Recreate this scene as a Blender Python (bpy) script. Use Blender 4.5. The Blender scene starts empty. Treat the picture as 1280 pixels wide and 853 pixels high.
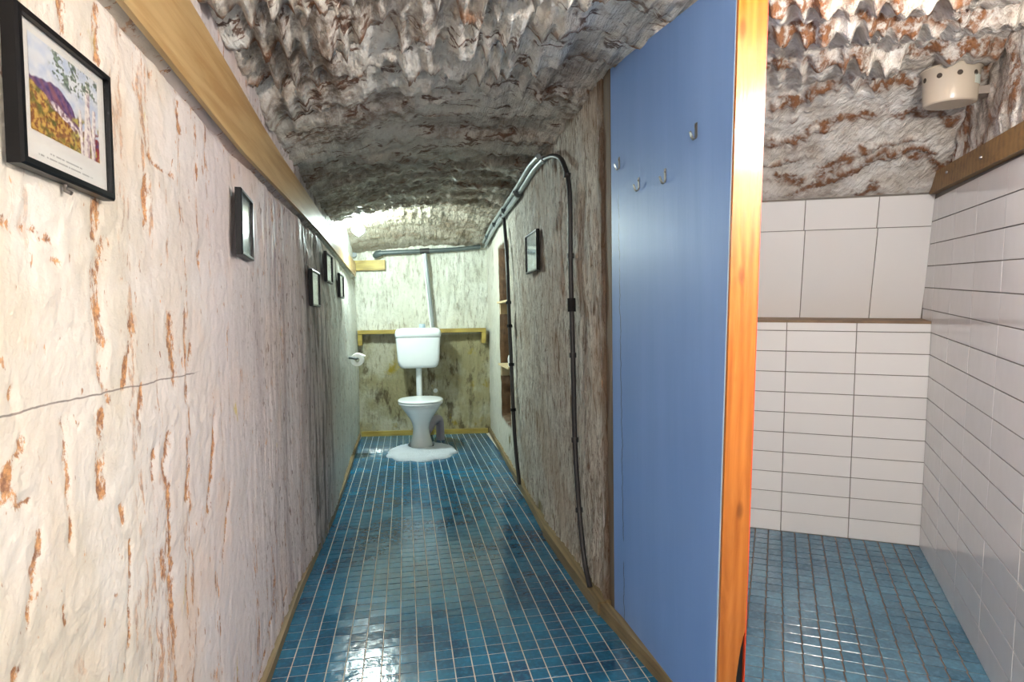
import bpy, bmesh, math, random
import numpy as np
from mathutils import Matrix, Vector

C = bpy.context.scene.collection
scene = bpy.context.scene
random.seed(4)
PI = math.pi

# ------------------------------------------------------------------ camera
cam_d = bpy.data.cameras.new('camera'); cam_d.sensor_width = 36.0; cam_d.lens = 775/1280*36
cam_d.clip_start = 0.02
cam = bpy.data.objects.new('camera', cam_d); C.objects.link(cam)
CB = np.array([[0.98519, 0.025432, 0.169571], [-0.170299, 0.029866, 0.98494], [-0.019985, 0.99923, -0.033755]])
mw = Matrix.Identity(4)
for r in range(3):
    mw[r][0] = CB[r, 0]; mw[r][1] = CB[r, 1]; mw[r][2] = -CB[r, 2]
mw[2][3] = 1.1
cam.matrix_world = mw
scene.camera = cam
# ------------------------------------------------------------------ world, lamps, exposure
world = bpy.data.worlds.new('world'); scene.world = world; world.use_nodes = True
world.node_tree.nodes['Background'].inputs[0].default_value = (1, .93, .85, 1)
world.node_tree.nodes['Background'].inputs[1].default_value = 0.0
scene.view_settings.view_transform = 'Standard'; scene.view_settings.look = 'None'
scene.view_settings.exposure = 1.0; scene.view_settings.gamma = 1.0
scene.view_settings.use_curve_mapping = False
CORRIDOR_LAMP = dict(pos=(-.34, 5.0, 1.83), col=(.82, 1.0, .96), strength=460)
NEAR_LAMP = dict(pos=(1.12, .79, 1.60), col=(1.0, .95, .885), strength=740)
REAR_FILL = dict(pos=(-.05, -.75, 1.70), col=(1.0, .98, .96), strength=150)  # added fill globe, unseen behind the camera, to brighten the room

# ------------------------------------------------------------------ helpers: properties and objects
def tag(o, label=None, cat=None, group=None, kind=None):
    if label: o['label'] = label
    if cat: o['category'] = cat
    if group: o['group'] = group
    if kind: o['kind'] = kind
    return o

def empty(name, loc=(0, 0, 0)):
    o = bpy.data.objects.new(name, None); o.empty_display_size = .05
    C.objects.link(o); o.location = loc
    return o

def link(name, me, mat=None, parent=None, loc=None):
    o = bpy.data.objects.new(name, me); C.objects.link(o)
    if mat and not me.materials: me.materials.append(mat)
    if parent: o.parent = parent
    if loc is not None: o.location = loc
    return o

def pobj(name, me, mat, parent):
    """part whose mesh is in world coordinates, parented to a thing that stands at parent.location"""
    o = link(name, me, mat, parent)
    o.location = -Vector(parent.location)
    return o

def mesh_from(name, verts, faces, smooth=False):
    me = bpy.data.meshes.new(name)
    me.from_pydata([tuple(v) for v in verts], [], faces)
    me.update()
    if smooth:
        me.polygons.foreach_set('use_smooth', np.ones(len(me.polygons), bool))
    return me

def grid_mesh(name, P, mat, attrs=None, smooth=True):
    """P: (ny, nx, 3) array of points -> one grid mesh"""
    ny, nx, _ = P.shape
    me = bpy.data.meshes.new(name)
    idx = np.arange(ny*nx).reshape(ny, nx)
    q = np.stack([idx[:-1, :-1], idx[:-1, 1:], idx[1:, 1:], idx[1:, :-1]], -1).reshape(-1, 4)
    me.vertices.add(ny*nx); me.vertices.foreach_set('co', P.astype(np.float32).ravel())
    me.loops.add(q.size); me.loops.foreach_set('vertex_index', q.astype(np.int32).ravel())
    me.polygons.add(len(q))
    me.polygons.foreach_set('loop_start', np.arange(0, q.size, 4, dtype=np.int32))
    me.polygons.foreach_set('use_smooth', np.full(len(q), smooth))
    me.update(calc_edges=True); me.validate()
    for k, a in (attrs or {}).items():
        at = me.attributes.new(k, 'FLOAT', 'POINT'); at.data.foreach_set('value', a.astype(np.float32).ravel())
    me.materials.append(mat)
    return me

class MB:
    """collects shapes, built as one mesh"""
    def __init__(s): s.v = []; s.f = []; s.sm = []
    def add(s, vs, fs, smooth=False):
        n = len(s.v); s.v += [tuple(v) for v in vs]; s.f += [tuple(i+n for i in f) for f in fs]; s.sm += [smooth]*len(fs)
        return s
    def hexa(s, p):   # 8 points: bottom 4 ccw, top 4 ccw
        return s.add(p, [(3, 2, 1, 0), (4, 5, 6, 7), (0, 1, 5, 4), (1, 2, 6, 5), (2, 3, 7, 6), (3, 0, 4, 7)])
    def box(s, x0, x1, y0, y1, z0, z1):
        return s.hexa([(x0, y0, z0), (x1, y0, z0), (x1, y1, z0), (x0, y1, z0), (x0, y0, z1), (x1, y0, z1), (x1, y1, z1), (x0, y1, z1)])
    def prism(s, poly, z0, z1):
        n = len(poly)
        vs = [(x, y, z0) for x, y in poly] + [(x, y, z1) for x, y in poly]
        return s.add(vs, [tuple(range(n-1, -1, -1)), tuple(range(n, 2*n))] + [(i, (i+1) % n, n+(i+1) % n, n+i) for i in range(n)])
    def tube(s, pts, r, n=10, rad=None):
        pts = [Vector(p) for p in pts]; rings = []
        t0 = (pts[1]-pts[0]).normalized(); up = Vector((0, 0, 1)) if abs(t0.z) < .9 else Vector((1, 0, 0))
        nrm = t0.cross(up).normalized()
        vs = []
        for i, p in enumerate(pts):
            t = (pts[min(i+1, len(pts)-1)]-pts[max(i-1, 0)]).normalized()
            nrm = (nrm-t*nrm.dot(t)).normalized(); b = t.cross(nrm)
            rr = rad[i] if rad else r
            for k in range(n):
                a = 2*PI*k/n; vs.append(p+(nrm*math.cos(a)+b*math.sin(a))*rr)
        fs = []
        for i in range(len(pts)-1):
            for k in range(n):
                fs.append((i*n+k, i*n+(k+1) % n, (i+1)*n+(k+1) % n, (i+1)*n+k))
        m = len(pts)-1
        s.add(vs, fs, True)
        s.add(vs[:n], [tuple(range(n-1, -1, -1))]); s.add(vs[m*n:], [tuple(range(n))])
        return s
    def loft(s, secs, n=32, cap=(True, True), smooth=True):
        """secs: (cx, cy, z, rx, ry, power)"""
        vs = []
        for cx, cy, z, rx, ry, pw in secs:
            for k in range(n):
                a = 2*PI*k/n; c, q = math.cos(a), math.sin(a)
                vs.append((cx+rx*math.copysign(abs(c)**(2/pw), c), cy+ry*math.copysign(abs(q)**(2/pw), q), z))
        fs = [(i*n+k, i*n+(k+1) % n, (i+1)*n+(k+1) % n, (i+1)*n+k) for i in range(len(secs)-1) for k in range(n)]
        s.add(vs, fs, smooth)
        if cap[0]: s.add(vs[:n], [tuple(range(n-1, -1, -1))])
        if cap[1]: s.add(vs[-n:], [tuple(range(n))])
        return s
    def mesh(s, name, bevel=0, seg=2):
        me = bpy.data.meshes.new(name); me.from_pydata(s.v, [], s.f); me.update()
        me.polygons.foreach_set('use_smooth', np.array(s.sm, bool))
        if bevel:
            bm = bmesh.new(); bm.from_mesh(me)
            bmesh.ops.remove_doubles(bm, verts=bm.verts, dist=1e-5)
            bmesh.ops.bevel(bm, geom=bm.edges[:], offset=bevel, segments=seg, affect='EDGES', profile=.6)
            bm.to_mesh(me); bm.free()
        return me

def spline(pts, k=8):
    pts = np.array(pts, float); P = np.vstack([2*pts[0]-pts[1], pts, 2*pts[-1]-pts[-2]]); out = []
    for i in range(1, len(P)-2):
        for j in range(k):
            t = j/k; a, b, c, d = P[i-1], P[i], P[i+1], P[i+2]
            out.append(.5*((2*b)+(-a+c)*t+(2*a-5*b+4*c-d)*t*t+(-a+3*b-3*c+d)*t**3))
    out.append(pts[-1]); return np.array(out)

# ------------------------------------------------------------------ helpers: noise for the rock relief
def _hash(ix, iy, iz, seed):
    h = (ix.astype(np.uint32)*np.uint32(374761393) + iy.astype(np.uint32)*np.uint32(668265263)
         + iz.astype(np.uint32)*np.uint32(2147483647 & 1274126177) + np.uint32(seed)*np.uint32(974711))
    h = (h ^ (h >> np.uint32(13)))*np.uint32(1274126177)
    h = h ^ (h >> np.uint32(16))
    return h
def noise(x, y, z=0., seed=0):
    x, y, z = np.broadcast_arrays(np.asarray(x, float), np.asarray(y, float), np.asarray(z, float))
    xi, yi, zi = np.floor(x), np.floor(y), np.floor(z)
    xf, yf, zf = x-xi, y-yi, z-zi
    xi, yi, zi = (a.astype(np.int64) for a in (xi, yi, zi))
    f = lambda t: t*t*t*(t*(t*6-15)+10)
    U, V, W = f(xf), f(yf), f(zf); out = 0
    for dx in (0, 1):
        for dy in (0, 1):
            for dz in (0, 1):
                h = _hash((xi+dx) & 0xffffffff, (yi+dy) & 0xffffffff, (zi+dz) & 0xffffffff, seed)
                gx = ((h & 1023)/511.5-1); gy = (((h >> np.uint32(10)) & 1023)/511.5-1); gz = (((h >> np.uint32(20)) & 1023)/511.5-1)
                d = gx*(xf-dx)+gy*(yf-dy)+gz*(zf-dz)
                out = out+d*(U if dx else 1-U)*(V if dy else 1-V)*(W if dz else 1-W)
    return out*1.3
def fbm(x, y, seed=0, octs=4, gain=.5):
    s = 0; a = 1
    for i in range(octs):
        s = s+a*noise(x*2**i, y*2**i, i*7.3, seed+i); a *= gain
    return s
def sstep(a, b, x):
    t = np.clip((x-a)/(b-a), 0, 1); return t*t*(3-2*t)

# ------------------------------------------------------------------ helpers: materials
class T:
    def __init__(s, name):
        s.m = bpy.data.materials.new(name); s.m.use_nodes = True; s.t = s.m.node_tree
        s.b = s.t.nodes['Principled BSDF']; s.out = s.t.nodes['Material Output']
        s.co = s.n('ShaderNodeTexCoord').outputs['Object']
    def n(s, typ, ins=None, **pr):
        nd = s.t.nodes.new(typ)
        for k, v in pr.items(): setattr(nd, k, v)
        for k, v in (ins or {}).items(): s.put(nd.inputs[k], v)
        return nd
    def put(s, sock, v):
        if isinstance(v, bpy.types.NodeSocket): s.t.links.new(v, sock)
        else:
            if sock.type == 'RGBA' and len(v) == 3: v = (*v, 1)
            sock.default_value = v
    def map(s, scale=(1, 1, 1), rot=(0, 0, 0), vec=None, loc=(0, 0, 0)):
        return s.n('ShaderNodeMapping', {'Vector': vec or s.co, 'Scale': scale, 'Rotation': rot, 'Location': loc}).outputs[0]
    def noise(s, scale, vec=None, detail=4, rough=.55, dist=0):
        return s.n('ShaderNodeTexNoise', {'Vector': vec or s.co, 'Scale': scale, 'Detail': detail, 'Roughness': rough, 'Distortion': dist}).outputs['Fac']
    def sm(s, v, lo, hi, a=0., b=1.):
        return s.n('ShaderNodeMapRange', {'Value': v, 'From Min': lo, 'From Max': hi, 'To Min': a, 'To Max': b}, interpolation_type='SMOOTHSTEP').outputs[0]
    def mix(s, f, a, b, mode='MIX'):
        nd = s.n('ShaderNodeMix', data_type='RGBA', blend_type=mode)
        s.put(nd.inputs[0], f); s.put(nd.inputs[6], a); s.put(nd.inputs[7], b)
        return nd.outputs[2]
    def m_(s, op, a, b=0., c=0.):
        nd = s.n('ShaderNodeMath', operation=op)
        s.put(nd.inputs[0], a); s.put(nd.inputs[1], b); s.put(nd.inputs[2], c)
        return nd.outputs[0]
    def attr(s, name): return s.n('ShaderNodeAttribute', attribute_name=name).outputs['Fac']
    def xyz(s, vec=None):
        o = s.n('ShaderNodeSeparateXYZ', {0: vec or s.co}).outputs; return o[0], o[1], o[2]
    def bump(s, h, dist=.01, strength=1.):
        s.put(s.b.inputs['Normal'], s.n('ShaderNodeBump', {'Height': h, 'Distance': dist, 'Strength': strength}).outputs[0])
    def set(s, **k):
        for a, v in k.items(): s.put(s.b.inputs[{'col': 'Base Color', 'rough': 'Roughness', 'metal': 'Metallic', 'spec': 'Specular IOR Level',
                                                 'coat': 'Coat Weight', 'coatr': 'Coat Roughness', 'em': 'Emission Color', 'ems': 'Emission Strength', 'tr': 'Transmission Weight',
                                                 'sss': 'Subsurface Weight'}[a]], v)
        return s

def srgb(r, g, b):
    f = lambda c: c/12.92 if c <= .04045 else ((c+.055)/1.055)**2.4
    return (f(r/255), f(g/255), f(b/255))

def plain(name, col, rough=.5, metal=0., spec=.5, coat=0., var=.06, bumpd=0., bs=60):
    t = T(name); k = t.noise(9, detail=5)
    c = t.mix(t.sm(k, .3, .7), tuple(x*(1-var) for x in col), tuple(min(1, x*(1+var)) for x in col))
    t.set(col=c, rough=rough, metal=metal, spec=spec, coat=coat)
    if bumpd: t.bump(t.noise(bs, detail=3), bumpd)
    return t.m

def wood(name, light, dark, axis=1, rough=.45, coat=0., gs=1., knots=0.):
    t = T(name)
    sc = [26., 26., 26.]; sc[axis] = 1.6
    v = t.map(tuple(x*gs for x in sc))
    g = t.noise(1.0, v, 5, .6, .8)
    w = t.n('ShaderNodeTexWave', {'Vector': t.map(tuple((1.2 if i == axis else 14.)*gs for i in range(3))), 'Scale': 1.0, 'Distortion': 5.0, 'Detail': 3., 'Detail Scale': .8}).outputs['Fac']
    f = t.m_('ADD', t.m_('MULTIPLY', t.sm(g, .35, .7), .6), t.m_('MULTIPLY', w, .4))
    c = t.mix(f, light, dark)
    if knots:
        kv = t.map(tuple((5. if i == axis else 13.) for i in range(3)))
        d = t.n('ShaderNodeTexVoronoi', {'Vector': kv, 'Scale': 1.0}).outputs['Distance']
        c = t.mix(t.sm(d, .05, .17, knots, 0.), c, tuple(x*.25 for x in dark))
    t.set(col=c, rough=rough, coat=coat, coatr=.15)
    t.bump(g, .0015)
    return t.m

# ------------------------------------------------------------------ materials
def rock_left():
    t = T('whitewashed_rock'); x, y, z = t.xyz()
    n1 = t.noise(5, detail=6); n2 = t.noise(2.2, t.map((1, 1, .35)), 5)
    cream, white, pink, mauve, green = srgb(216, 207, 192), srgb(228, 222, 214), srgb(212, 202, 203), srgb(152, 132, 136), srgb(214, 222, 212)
    c = t.mix(t.sm(n1, .38, .62), cream, white)
    c = t.mix(t.m_('MULTIPLY', t.sm(t.m_('ADD', y, t.m_('MULTIPLY', n2, .6)), 1.35, 2.0), .85), c, pink)
    st = t.noise(1., t.map((9, 9, 1.1)), 6, .6)
    zone = t.m_('MULTIPLY', t.sm(y, 1.6, 2.3), t.sm(y, 3.3, 3.8, 1., .35))
    c = t.mix(t.m_('MULTIPLY', t.m_('MULTIPLY', t.sm(st, .46, .66), zone), .62), c, mauve)
    c = t.mix(t.m_('MULTIPLY', t.sm(y, 3.3, 3.9), .75), c, green)  # cool lamp's pale green light put into the far wall's colour
    # dark mould, with the shade of the wall's shoulder put into the colour
    mz = t.m_('MULTIPLY', t.sm(y, 2.7, 3.1), t.sm(y, 3.5, 3.75, 1., .25))
    mo = t.noise(1., t.map((16, 16, 2.2)), 7, .7)
    c = t.mix(t.m_('MULTIPLY', t.m_('MULTIPLY', t.sm(mo, .42, .62), mz), .85), c, srgb(74, 64, 60))
    pit = t.noise(1., t.map((60, 60, 22)), 3, .6)
    c = t.mix(t.m_('MULTIPLY', t.sm(pit, .60, .66, 0., .8), t.sm(y, 1.5, 2.4)), c, srgb(112, 88, 76))
    # rust runs: dabs strung along upright streaks
    streak = t.sm(t.noise(1., t.map((15, 15, .8), loc=(3.1, 1.7, 0)), 3, .6, .5), .54, .60)
    dab = t.sm(t.noise(1., t.map((60, 60, 15)), 5, .7), .51, .57)
    blot = t.sm(t.noise(1., t.map((9, 9, 6), loc=(7, 2.3, 1)), 5, .65), .63, .69)
    ny = t.sm(y, 1.9, 3.0, 1., .25)
    ra = t.attr('rust'); runs = t.m_('MULTIPLY', t.sm(t.m_('ADD', ra, t.m_('MULTIPLY', t.m_('SUBTRACT', t.noise(1., t.map((60, 60, 30)), 6, .75), .5), 3.4)), .56, .92), t.sm(ra, 0., .15))
    ny = t.m_('MULTIPLY', ny, t.sm(y, .9, 1.5, .35, 1.))
    rm = t.m_('MULTIPLY', t.m_('MAXIMUM', t.m_('MULTIPLY', streak, dab), t.m_('MULTIPLY', blot, t.sm(dab, 0, 1, .45, 1.))), ny)
    speck = t.m_('MULTIPLY', t.sm(t.noise(1., t.map((55, 55, 24), loc=(3, 3, 8)), 3, .6), .665, .70), t.sm(y, 2.2, 3.2, .85, .3))
    rm = t.m_('MAXIMUM', t.m_('MAXIMUM', rm, runs), speck)
    rust = t.mix(t.sm(t.noise(70, detail=5, rough=.7), .36, .62), srgb(214, 154, 92), srgb(132, 76, 38))
    c = t.mix(t.m_('MULTIPLY', rm, .9), c, rust)
    yel = t.m_('MULTIPLY', t.sm(t.noise(1., t.map((12, 12, 5), loc=(1, 9, 4)), 5, .6), .70, .74), ny)
    c = t.mix(t.m_('MULTIPLY', yel, .7), c, srgb(196, 176, 60))
    soft = t.sm(t.noise(3.1, t.map((1, 1, .7), loc=(4, 4, 4)), 5), .5, .72, 0., .35)
    c = t.mix(t.m_('MULTIPLY', soft, ny), c, srgb(222, 184, 150))
    # hairline crack running up from the near end
    d = t.m_('ABSOLUTE', t.m_('SUBTRACT', t.m_('ADD', z, t.m_('MULTIPLY', t.m_('SUBTRACT', t.noise(14), .5), .010)), t.m_('MULTIPLY_ADD', y, -.005, 1.006)))
    cr = t.m_('MULTIPLY', t.sm(d, .0008, .0018, 1., 0.), t.sm(y, 1.42, 1.5, 1., 0.))
    c = t.mix(t.m_('MULTIPLY', cr, .75), c, srgb(110, 96, 90))
    t.set(col=c, rough=t.sm(y, 2.6, 3.6, .62, .36), spec=.45)
    h = t.m_('ADD', t.m_('MULTIPLY', t.noise(30, detail=6), .5), t.m_('MULTIPLY', t.noise(1., t.map((70, 70, 9)), 5, .6), t.sm(y, 1.4, 2.6)))
    h = t.m_('ADD', h, t.m_('MULTIPLY', t.noise(12, t.map((1, 1, 1), (.6, 0, 0)), 3, .5, 1.5), .25))
    t.bump(h, .012)
    return t.m

def rock_right():
    t = T('chiselled_rock'); x, y, z = t.xyz()
    v = t.map((34, 34, 4.5))
    g = t.noise(1., v, 6, .68, 2.2)
    f = t.noise(1., t.map((95, 95, 20)), 5, .7, 1.6)
    c = t.mix(t.sm(g, .34, .58), srgb(140, 120, 100), srgb(232, 227, 216))
    c = t.mix(t.sm(f, .52, .66, 0., .85), c, srgb(98, 76, 58))
    big = t.noise(2.4, detail=4)
    c = t.mix(t.sm(big, .42, .7, 0., .45), c, srgb(182, 154, 124))
    c = t.mix(t.sm(y, 3.9, 4.7, 0., .75), c, srgb(226, 226, 214))
    b2 = t.noise(1., t.map((9, 9, 3), loc=(2, 8, 3)), 6, .7)
    c = t.mix(t.sm(b2, .64, .72, 0., .7), c, srgb(112, 72, 46))
    c = t.mix(t.m_('MULTIPLY', t.sm(t.noise(5, t.map((1, 1, .6), loc=(5, 5, 5)), 5), .62, .7), t.sm(z, .2, .5, .8, .1)), c, srgb(120, 108, 44))
    s = t.attr('stain')
    c = t.mix(s, c, t.mix(t.noise(18, detail=5), srgb(60, 42, 28), srgb(132, 94, 58)))
    t.set(col=c, rough=.6, spec=.35)
    h = t.m_('ADD', t.m_('MULTIPLY', g, 1.), t.m_('MULTIPLY', f, .6))
    t.bump(h, .016)
    return t.m

def rock_end():
    t = T('end_wall_rock'); x, y, z = t.xyz()
    g = t.noise(1., t.map((42, 42, 8)), 6, .72); big = t.noise(3.2, detail=5)
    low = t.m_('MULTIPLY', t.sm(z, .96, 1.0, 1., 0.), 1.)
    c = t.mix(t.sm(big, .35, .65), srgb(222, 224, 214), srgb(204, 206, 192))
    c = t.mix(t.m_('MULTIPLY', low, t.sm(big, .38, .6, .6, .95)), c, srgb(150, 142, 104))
    c = t.mix(t.sm(g, .52, .66, 0., .62), c, srgb(122, 112, 90))
    b2 = t.noise(1., t.map((11, 11, 4.5), loc=(3, 1, 6)), 6, .7)
    c = t.mix(t.m_('MULTIPLY', t.sm(b2, .52, .66), t.sm(z, .9, 1.05, .85, .3)), c, srgb(84, 70, 46))
    c = t.mix(t.m_('MULTIPLY', t.sm(t.noise(4.6, t.map((1, 1, 1), loc=(9, 2, 2)), 4), .6, .7), low), c, srgb(150, 132, 40))
    t.set(col=c, rough=.62, spec=.3)
    t.bump(t.m_('ADD', g, t.noise(40, detail=4)), .012)
    return t.m

def rock_ceiling():
    t = T('ceiling_rock'); x, y, z = t.xyz()
    s = t.attr('stain'); sh = t.attr('shower')
    n1 = t.noise(7, detail=7, rough=.62); n2 = t.noise(34, detail=5, rough=.65)
    c = t.mix(t.sm(n1, .36, .64), srgb(222, 214, 202), srgb(246, 243, 237))
    c = t.mix(t.sm(n2, .52, .68, 0., .45), c, srgb(166, 142, 120))
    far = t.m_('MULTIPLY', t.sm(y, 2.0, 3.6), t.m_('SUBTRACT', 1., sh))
    c = t.mix(t.m_('MULTIPLY', far, t.sm(n1, .38, .62, .45, .95)), c, srgb(108, 91, 68))  # corridor ceiling: shade behind ridges and step put into the colour
    grime = t.noise(2.6, t.map((1, 1, 1), loc=(3, 3, 3)), 6, .65)
    c = t.mix(t.sm(grime, .5, .68, 0., .6), c, srgb(134, 112, 94))
    c = t.mix(t.m_('MULTIPLY', t.attr('dark'), t.sm(n2, .36, .6, .2, .7)), c, srgb(112, 88, 70))
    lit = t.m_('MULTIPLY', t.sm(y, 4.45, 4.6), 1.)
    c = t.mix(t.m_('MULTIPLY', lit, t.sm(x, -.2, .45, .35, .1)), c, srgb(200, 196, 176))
    vein = t.m_('ABSOLUTE', t.m_('SUBTRACT', t.noise(1., t.map((3.2, 9, 6)), 6, .6, .3), .5))
    vm = t.m_('MULTIPLY', t.sm(vein, .008, .034, 1., 0.), t.sm(t.noise(9, t.map((1, 1, 1), loc=(1, 6, 2)), 4), .5, .58))
    c = t.mix(t.m_('MULTIPLY', vm, t.m_('MULTIPLY', t.sm(y, 4.3, 4.6, .9, .1), t.m_('MULTIPLY_ADD', sh, -.85, 1.))), c, srgb(98, 58, 32))
    rustc = t.mix(t.sm(n2, .36, .6), srgb(84, 50, 30), srgb(138, 92, 58))
    c = t.mix(t.m_('MULTIPLY', s, t.sm(n2, .38, .56, .35, 1.)), c, rustc)
    t.set(col=c, rough=t.sm(t.noise(20), .35, .65, .34, .7), spec=.5)
    h = t.m_('ADD', t.m_('MULTIPLY', n1, .7), t.m_('MULTIPLY', n2, .45))
    h = t.m_('ADD', h, t.m_('MULTIPLY', t.noise(1., t.map((60, 7, 30)), 4, .6), .5))
    t.bump(h, .03)
    return t.m

def tile_mat(name, c0, c1, rough=.1, sheet=True, island=False):
    t = T(name)
    rnd = (t.n('ShaderNodeNewGeometry').outputs['Random Per Island'] if island else t.n('ShaderNodeObjectInfo').outputs['Random'])
    geo = t.n('ShaderNodeNewGeometry').outputs['Position']
    big = t.noise(2.6, geo, 2)
    f = t.m_('ADD', t.m_('MULTIPLY', rnd, .45), t.m_('MULTIPLY', t.sm(big, .38, .62), .55))
    c = t.mix(f, c0, c1)
    c = t.mix(t.sm(t.noise(60, geo, 4), .4, .75, 0., .35), c, tuple(min(1, x*1.7+.01) for x in c1))
    t.set(col=c, rough=t.m_('MULTIPLY_ADD', rnd, .07, rough), spec=.6)
    t.bump(t.noise(32, geo, 2), .0012)
    return t.m

M = {}
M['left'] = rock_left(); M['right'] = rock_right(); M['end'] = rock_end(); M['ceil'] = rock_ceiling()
A0, A1 = srgb(5, 56, 90), srgb(22, 110, 146)
M['tile'] = tile_mat('blue_glazed_tile', A0, A1); M['tile_far'] = tile_mat('blue_glazed_tile_far', A0, A1, island=True)
M['tile_s'] = tile_mat('blue_shower_tile', srgb(44, 86, 110), srgb(72, 116, 138), .16)
M['tile_sf'] = tile_mat('blue_shower_tile_far', srgb(44, 86, 110), srgb(72, 116, 138), .16, island=True)
M['grout'] = plain('grout', srgb(200, 194, 182), .8, bumpd=.001)
M['grout_s'] = plain('brown_grout', srgb(104, 88, 74), .8, bumpd=.001)
M['grout_w'] = plain('grey_grout', srgb(120, 114, 106), .8)
def white_tile(name, col):
    t = T(name); r = t.n('ShaderNodeObjectInfo').outputs['Random']
    geo = t.n('ShaderNodeNewGeometry').outputs['Position']
    c = t.mix(r, tuple(x*.95 for x in col), col)
    t.set(col=c, rough=.09, spec=.55); t.bump(t.noise(7, geo, 2), .0016)
    return t.m
M['wtile'] = white_tile('white_glazed_tile', srgb(232, 230, 228))
M['pine'] = wood('pine_board', srgb(208, 182, 132), srgb(170, 132, 82), 1, .42)
M['post'] = wood('varnished_pine', srgb(190, 116, 46), srgb(146, 76, 20), 2, .25, .5, knots=.55)
M['batten'] = wood('olive_batten', srgb(156, 118, 60), srgb(112, 78, 34), 1, .5)
M['skirt'] = wood('weathered_skirting', srgb(150, 130, 92), srgb(100, 82, 52), 1, .55)
M['shelfw'] = wood('yellow_shelf_timber', srgb(176, 156, 78), srgb(132, 110, 46), 0, .5)
M['ledge'] = wood('brown_ledge', srgb(142, 116, 90), srgb(104, 82, 62), 0, .6)
M['stud'] = wood('grey_stud', srgb(132, 116, 98), srgb(88, 72, 58), 2, .7)
def blue_paint():
    t = T('blue_gloss_paint'); x, y, z = t.xyz()
    k = t.noise(1., t.map((1, 6, .7)), 4)
    c = t.mix(t.sm(k, .3, .7), srgb(117, 153, 212), srgb(126, 162, 220))
    wob = t.m_('MULTIPLY', t.m_('SUBTRACT', t.noise(9, t.map((0, 0, 1.4)), 4), .5), .05)
    d = t.m_('ABSOLUTE', t.m_('SUBTRACT', t.m_('ADD', y, wob), 2.035))
    cr = t.m_('MULTIPLY', t.sm(d, .0015, .004, 1., 0.), t.sm(t.noise(5, t.map((0, 0, 1))), .38, .48))
    c = t.mix(t.m_('MULTIPLY', t.m_('MULTIPLY', cr, t.sm(z, 1.5, 1.56, 1., 0.)), .9), c, srgb(34, 52, 96))
    t.set(col=c, rough=.46, spec=.35); t.bump(t.noise(1., t.map((3, 60, 6)), 3), .0006)
    return t.m
M['blue'] = blue_paint()
M['paleblue'] = plain('pale_blue_edge', srgb(196, 216, 232), .5)
M['redpaint'] = plain('red_paint', srgb(206, 70, 34), .4)
M['black'] = plain('black_frame', (.004, .004, .005), .35, spec=.2)
M['void'] = plain('dark_notch', (.004, .004, .005), .9)
M['steel'] = plain('brushed_steel', (.30, .28, .27), .35, .9)
M['porc'] = plain('white_porcelain', srgb(236, 240, 242), .12, var=.01, coat=.3)
M['plastic'] = plain('white_plastic', srgb(232, 238, 242), .22, var=.01)
M['dkpipe'] = plain('dark_cable', srgb(44, 42, 44), .45)
M['slate'] = plain('slate_conduit', srgb(74, 84, 84), .4)
M['silver'] = plain('silver_conduit', srgb(150, 158, 160), .35, .35)
M['lilac'] = plain('grey_outlet_pipe', srgb(150, 144, 156), .4)
M['matf'] = plain('white_fluffy_mat', srgb(206, 214, 224), .95, var=.05, bumpd=.012, bs=90)
M['paper'] = plain('white_paper', srgb(240, 240, 236), .9, var=.02)
M['cream'] = plain('cream_timber', srgb(206, 186, 146), .6)
def glass(name='picture_glass', r=.06):
    t = T(name); t.t.nodes.remove(t.b)
    tr = t.n('ShaderNodeBsdfTransparent'); gl = t.n('ShaderNodeBsdfGlossy', {'Roughness': r})
    fc = t.n('ShaderNodeLayerWeight', {'Blend': .5}).outputs['Facing']; lw = t.m_('MULTIPLY_ADD', t.m_('POWER', fc, 4.5), .90, .045)
    mx = t.n('ShaderNodeMixShader'); t.put(mx.inputs[0], lw); t.put(mx.inputs[1], tr.outputs[0]); t.put(mx.inputs[2], gl.outputs[0])
    t.t.links.new(mx.outputs[0], t.out.inputs[0]); return t.m
M['glass'] = glass(); M['glass_soft'] = glass('diffuse_picture_glass', .15)
def vcol(name, rough=.6):
    t = T(name); a = t.n('ShaderNodeVertexColor', layer_name='paint').outputs[0]
    t.set(col=a, rough=rough, spec=.2); return t.m
M['print'] = vcol('printed_paper')
def tub():
    t = T('milky_plastic'); x, y, z = t.xyz()
    t.set(col=srgb(222, 208, 188), rough=.22, spec=.5, tr=.25); return t.m
M['tub'] = tub()
def lampm(name, d):
    t = T(name); t.set(col=(.8, .8, .8), em=d['col'], ems=d['strength']); return t.m

# ------------------------------------------------------------------ shower frame: a across, b into the room, c up
SU = np.array([0.54471, 0.83682, 0.05503]); SV = np.array([0.87354, -0.48592, -0.02835]); SW = np.array([-0.00303, -0.06366, 0.99797])
SO = np.array([2.3292, 2.4831, 0.0134]); SM = np.array([SV, SU, SW]).T
def S(a, b, c): return SO+a*SV+b*SU+c*SW
def frame4(e1, e2, o):
    e1 = Vector(e1).normalized(); n = e1.cross(Vector(e2)).normalized(); e2 = n.cross(e1)
    m = Matrix.Identity(4)
    for r in range(3): m[r][0] = e1[r]; m[r][1] = e2[r]; m[r][2] = n[r]; m[r][3] = o[r]
    return m

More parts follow.
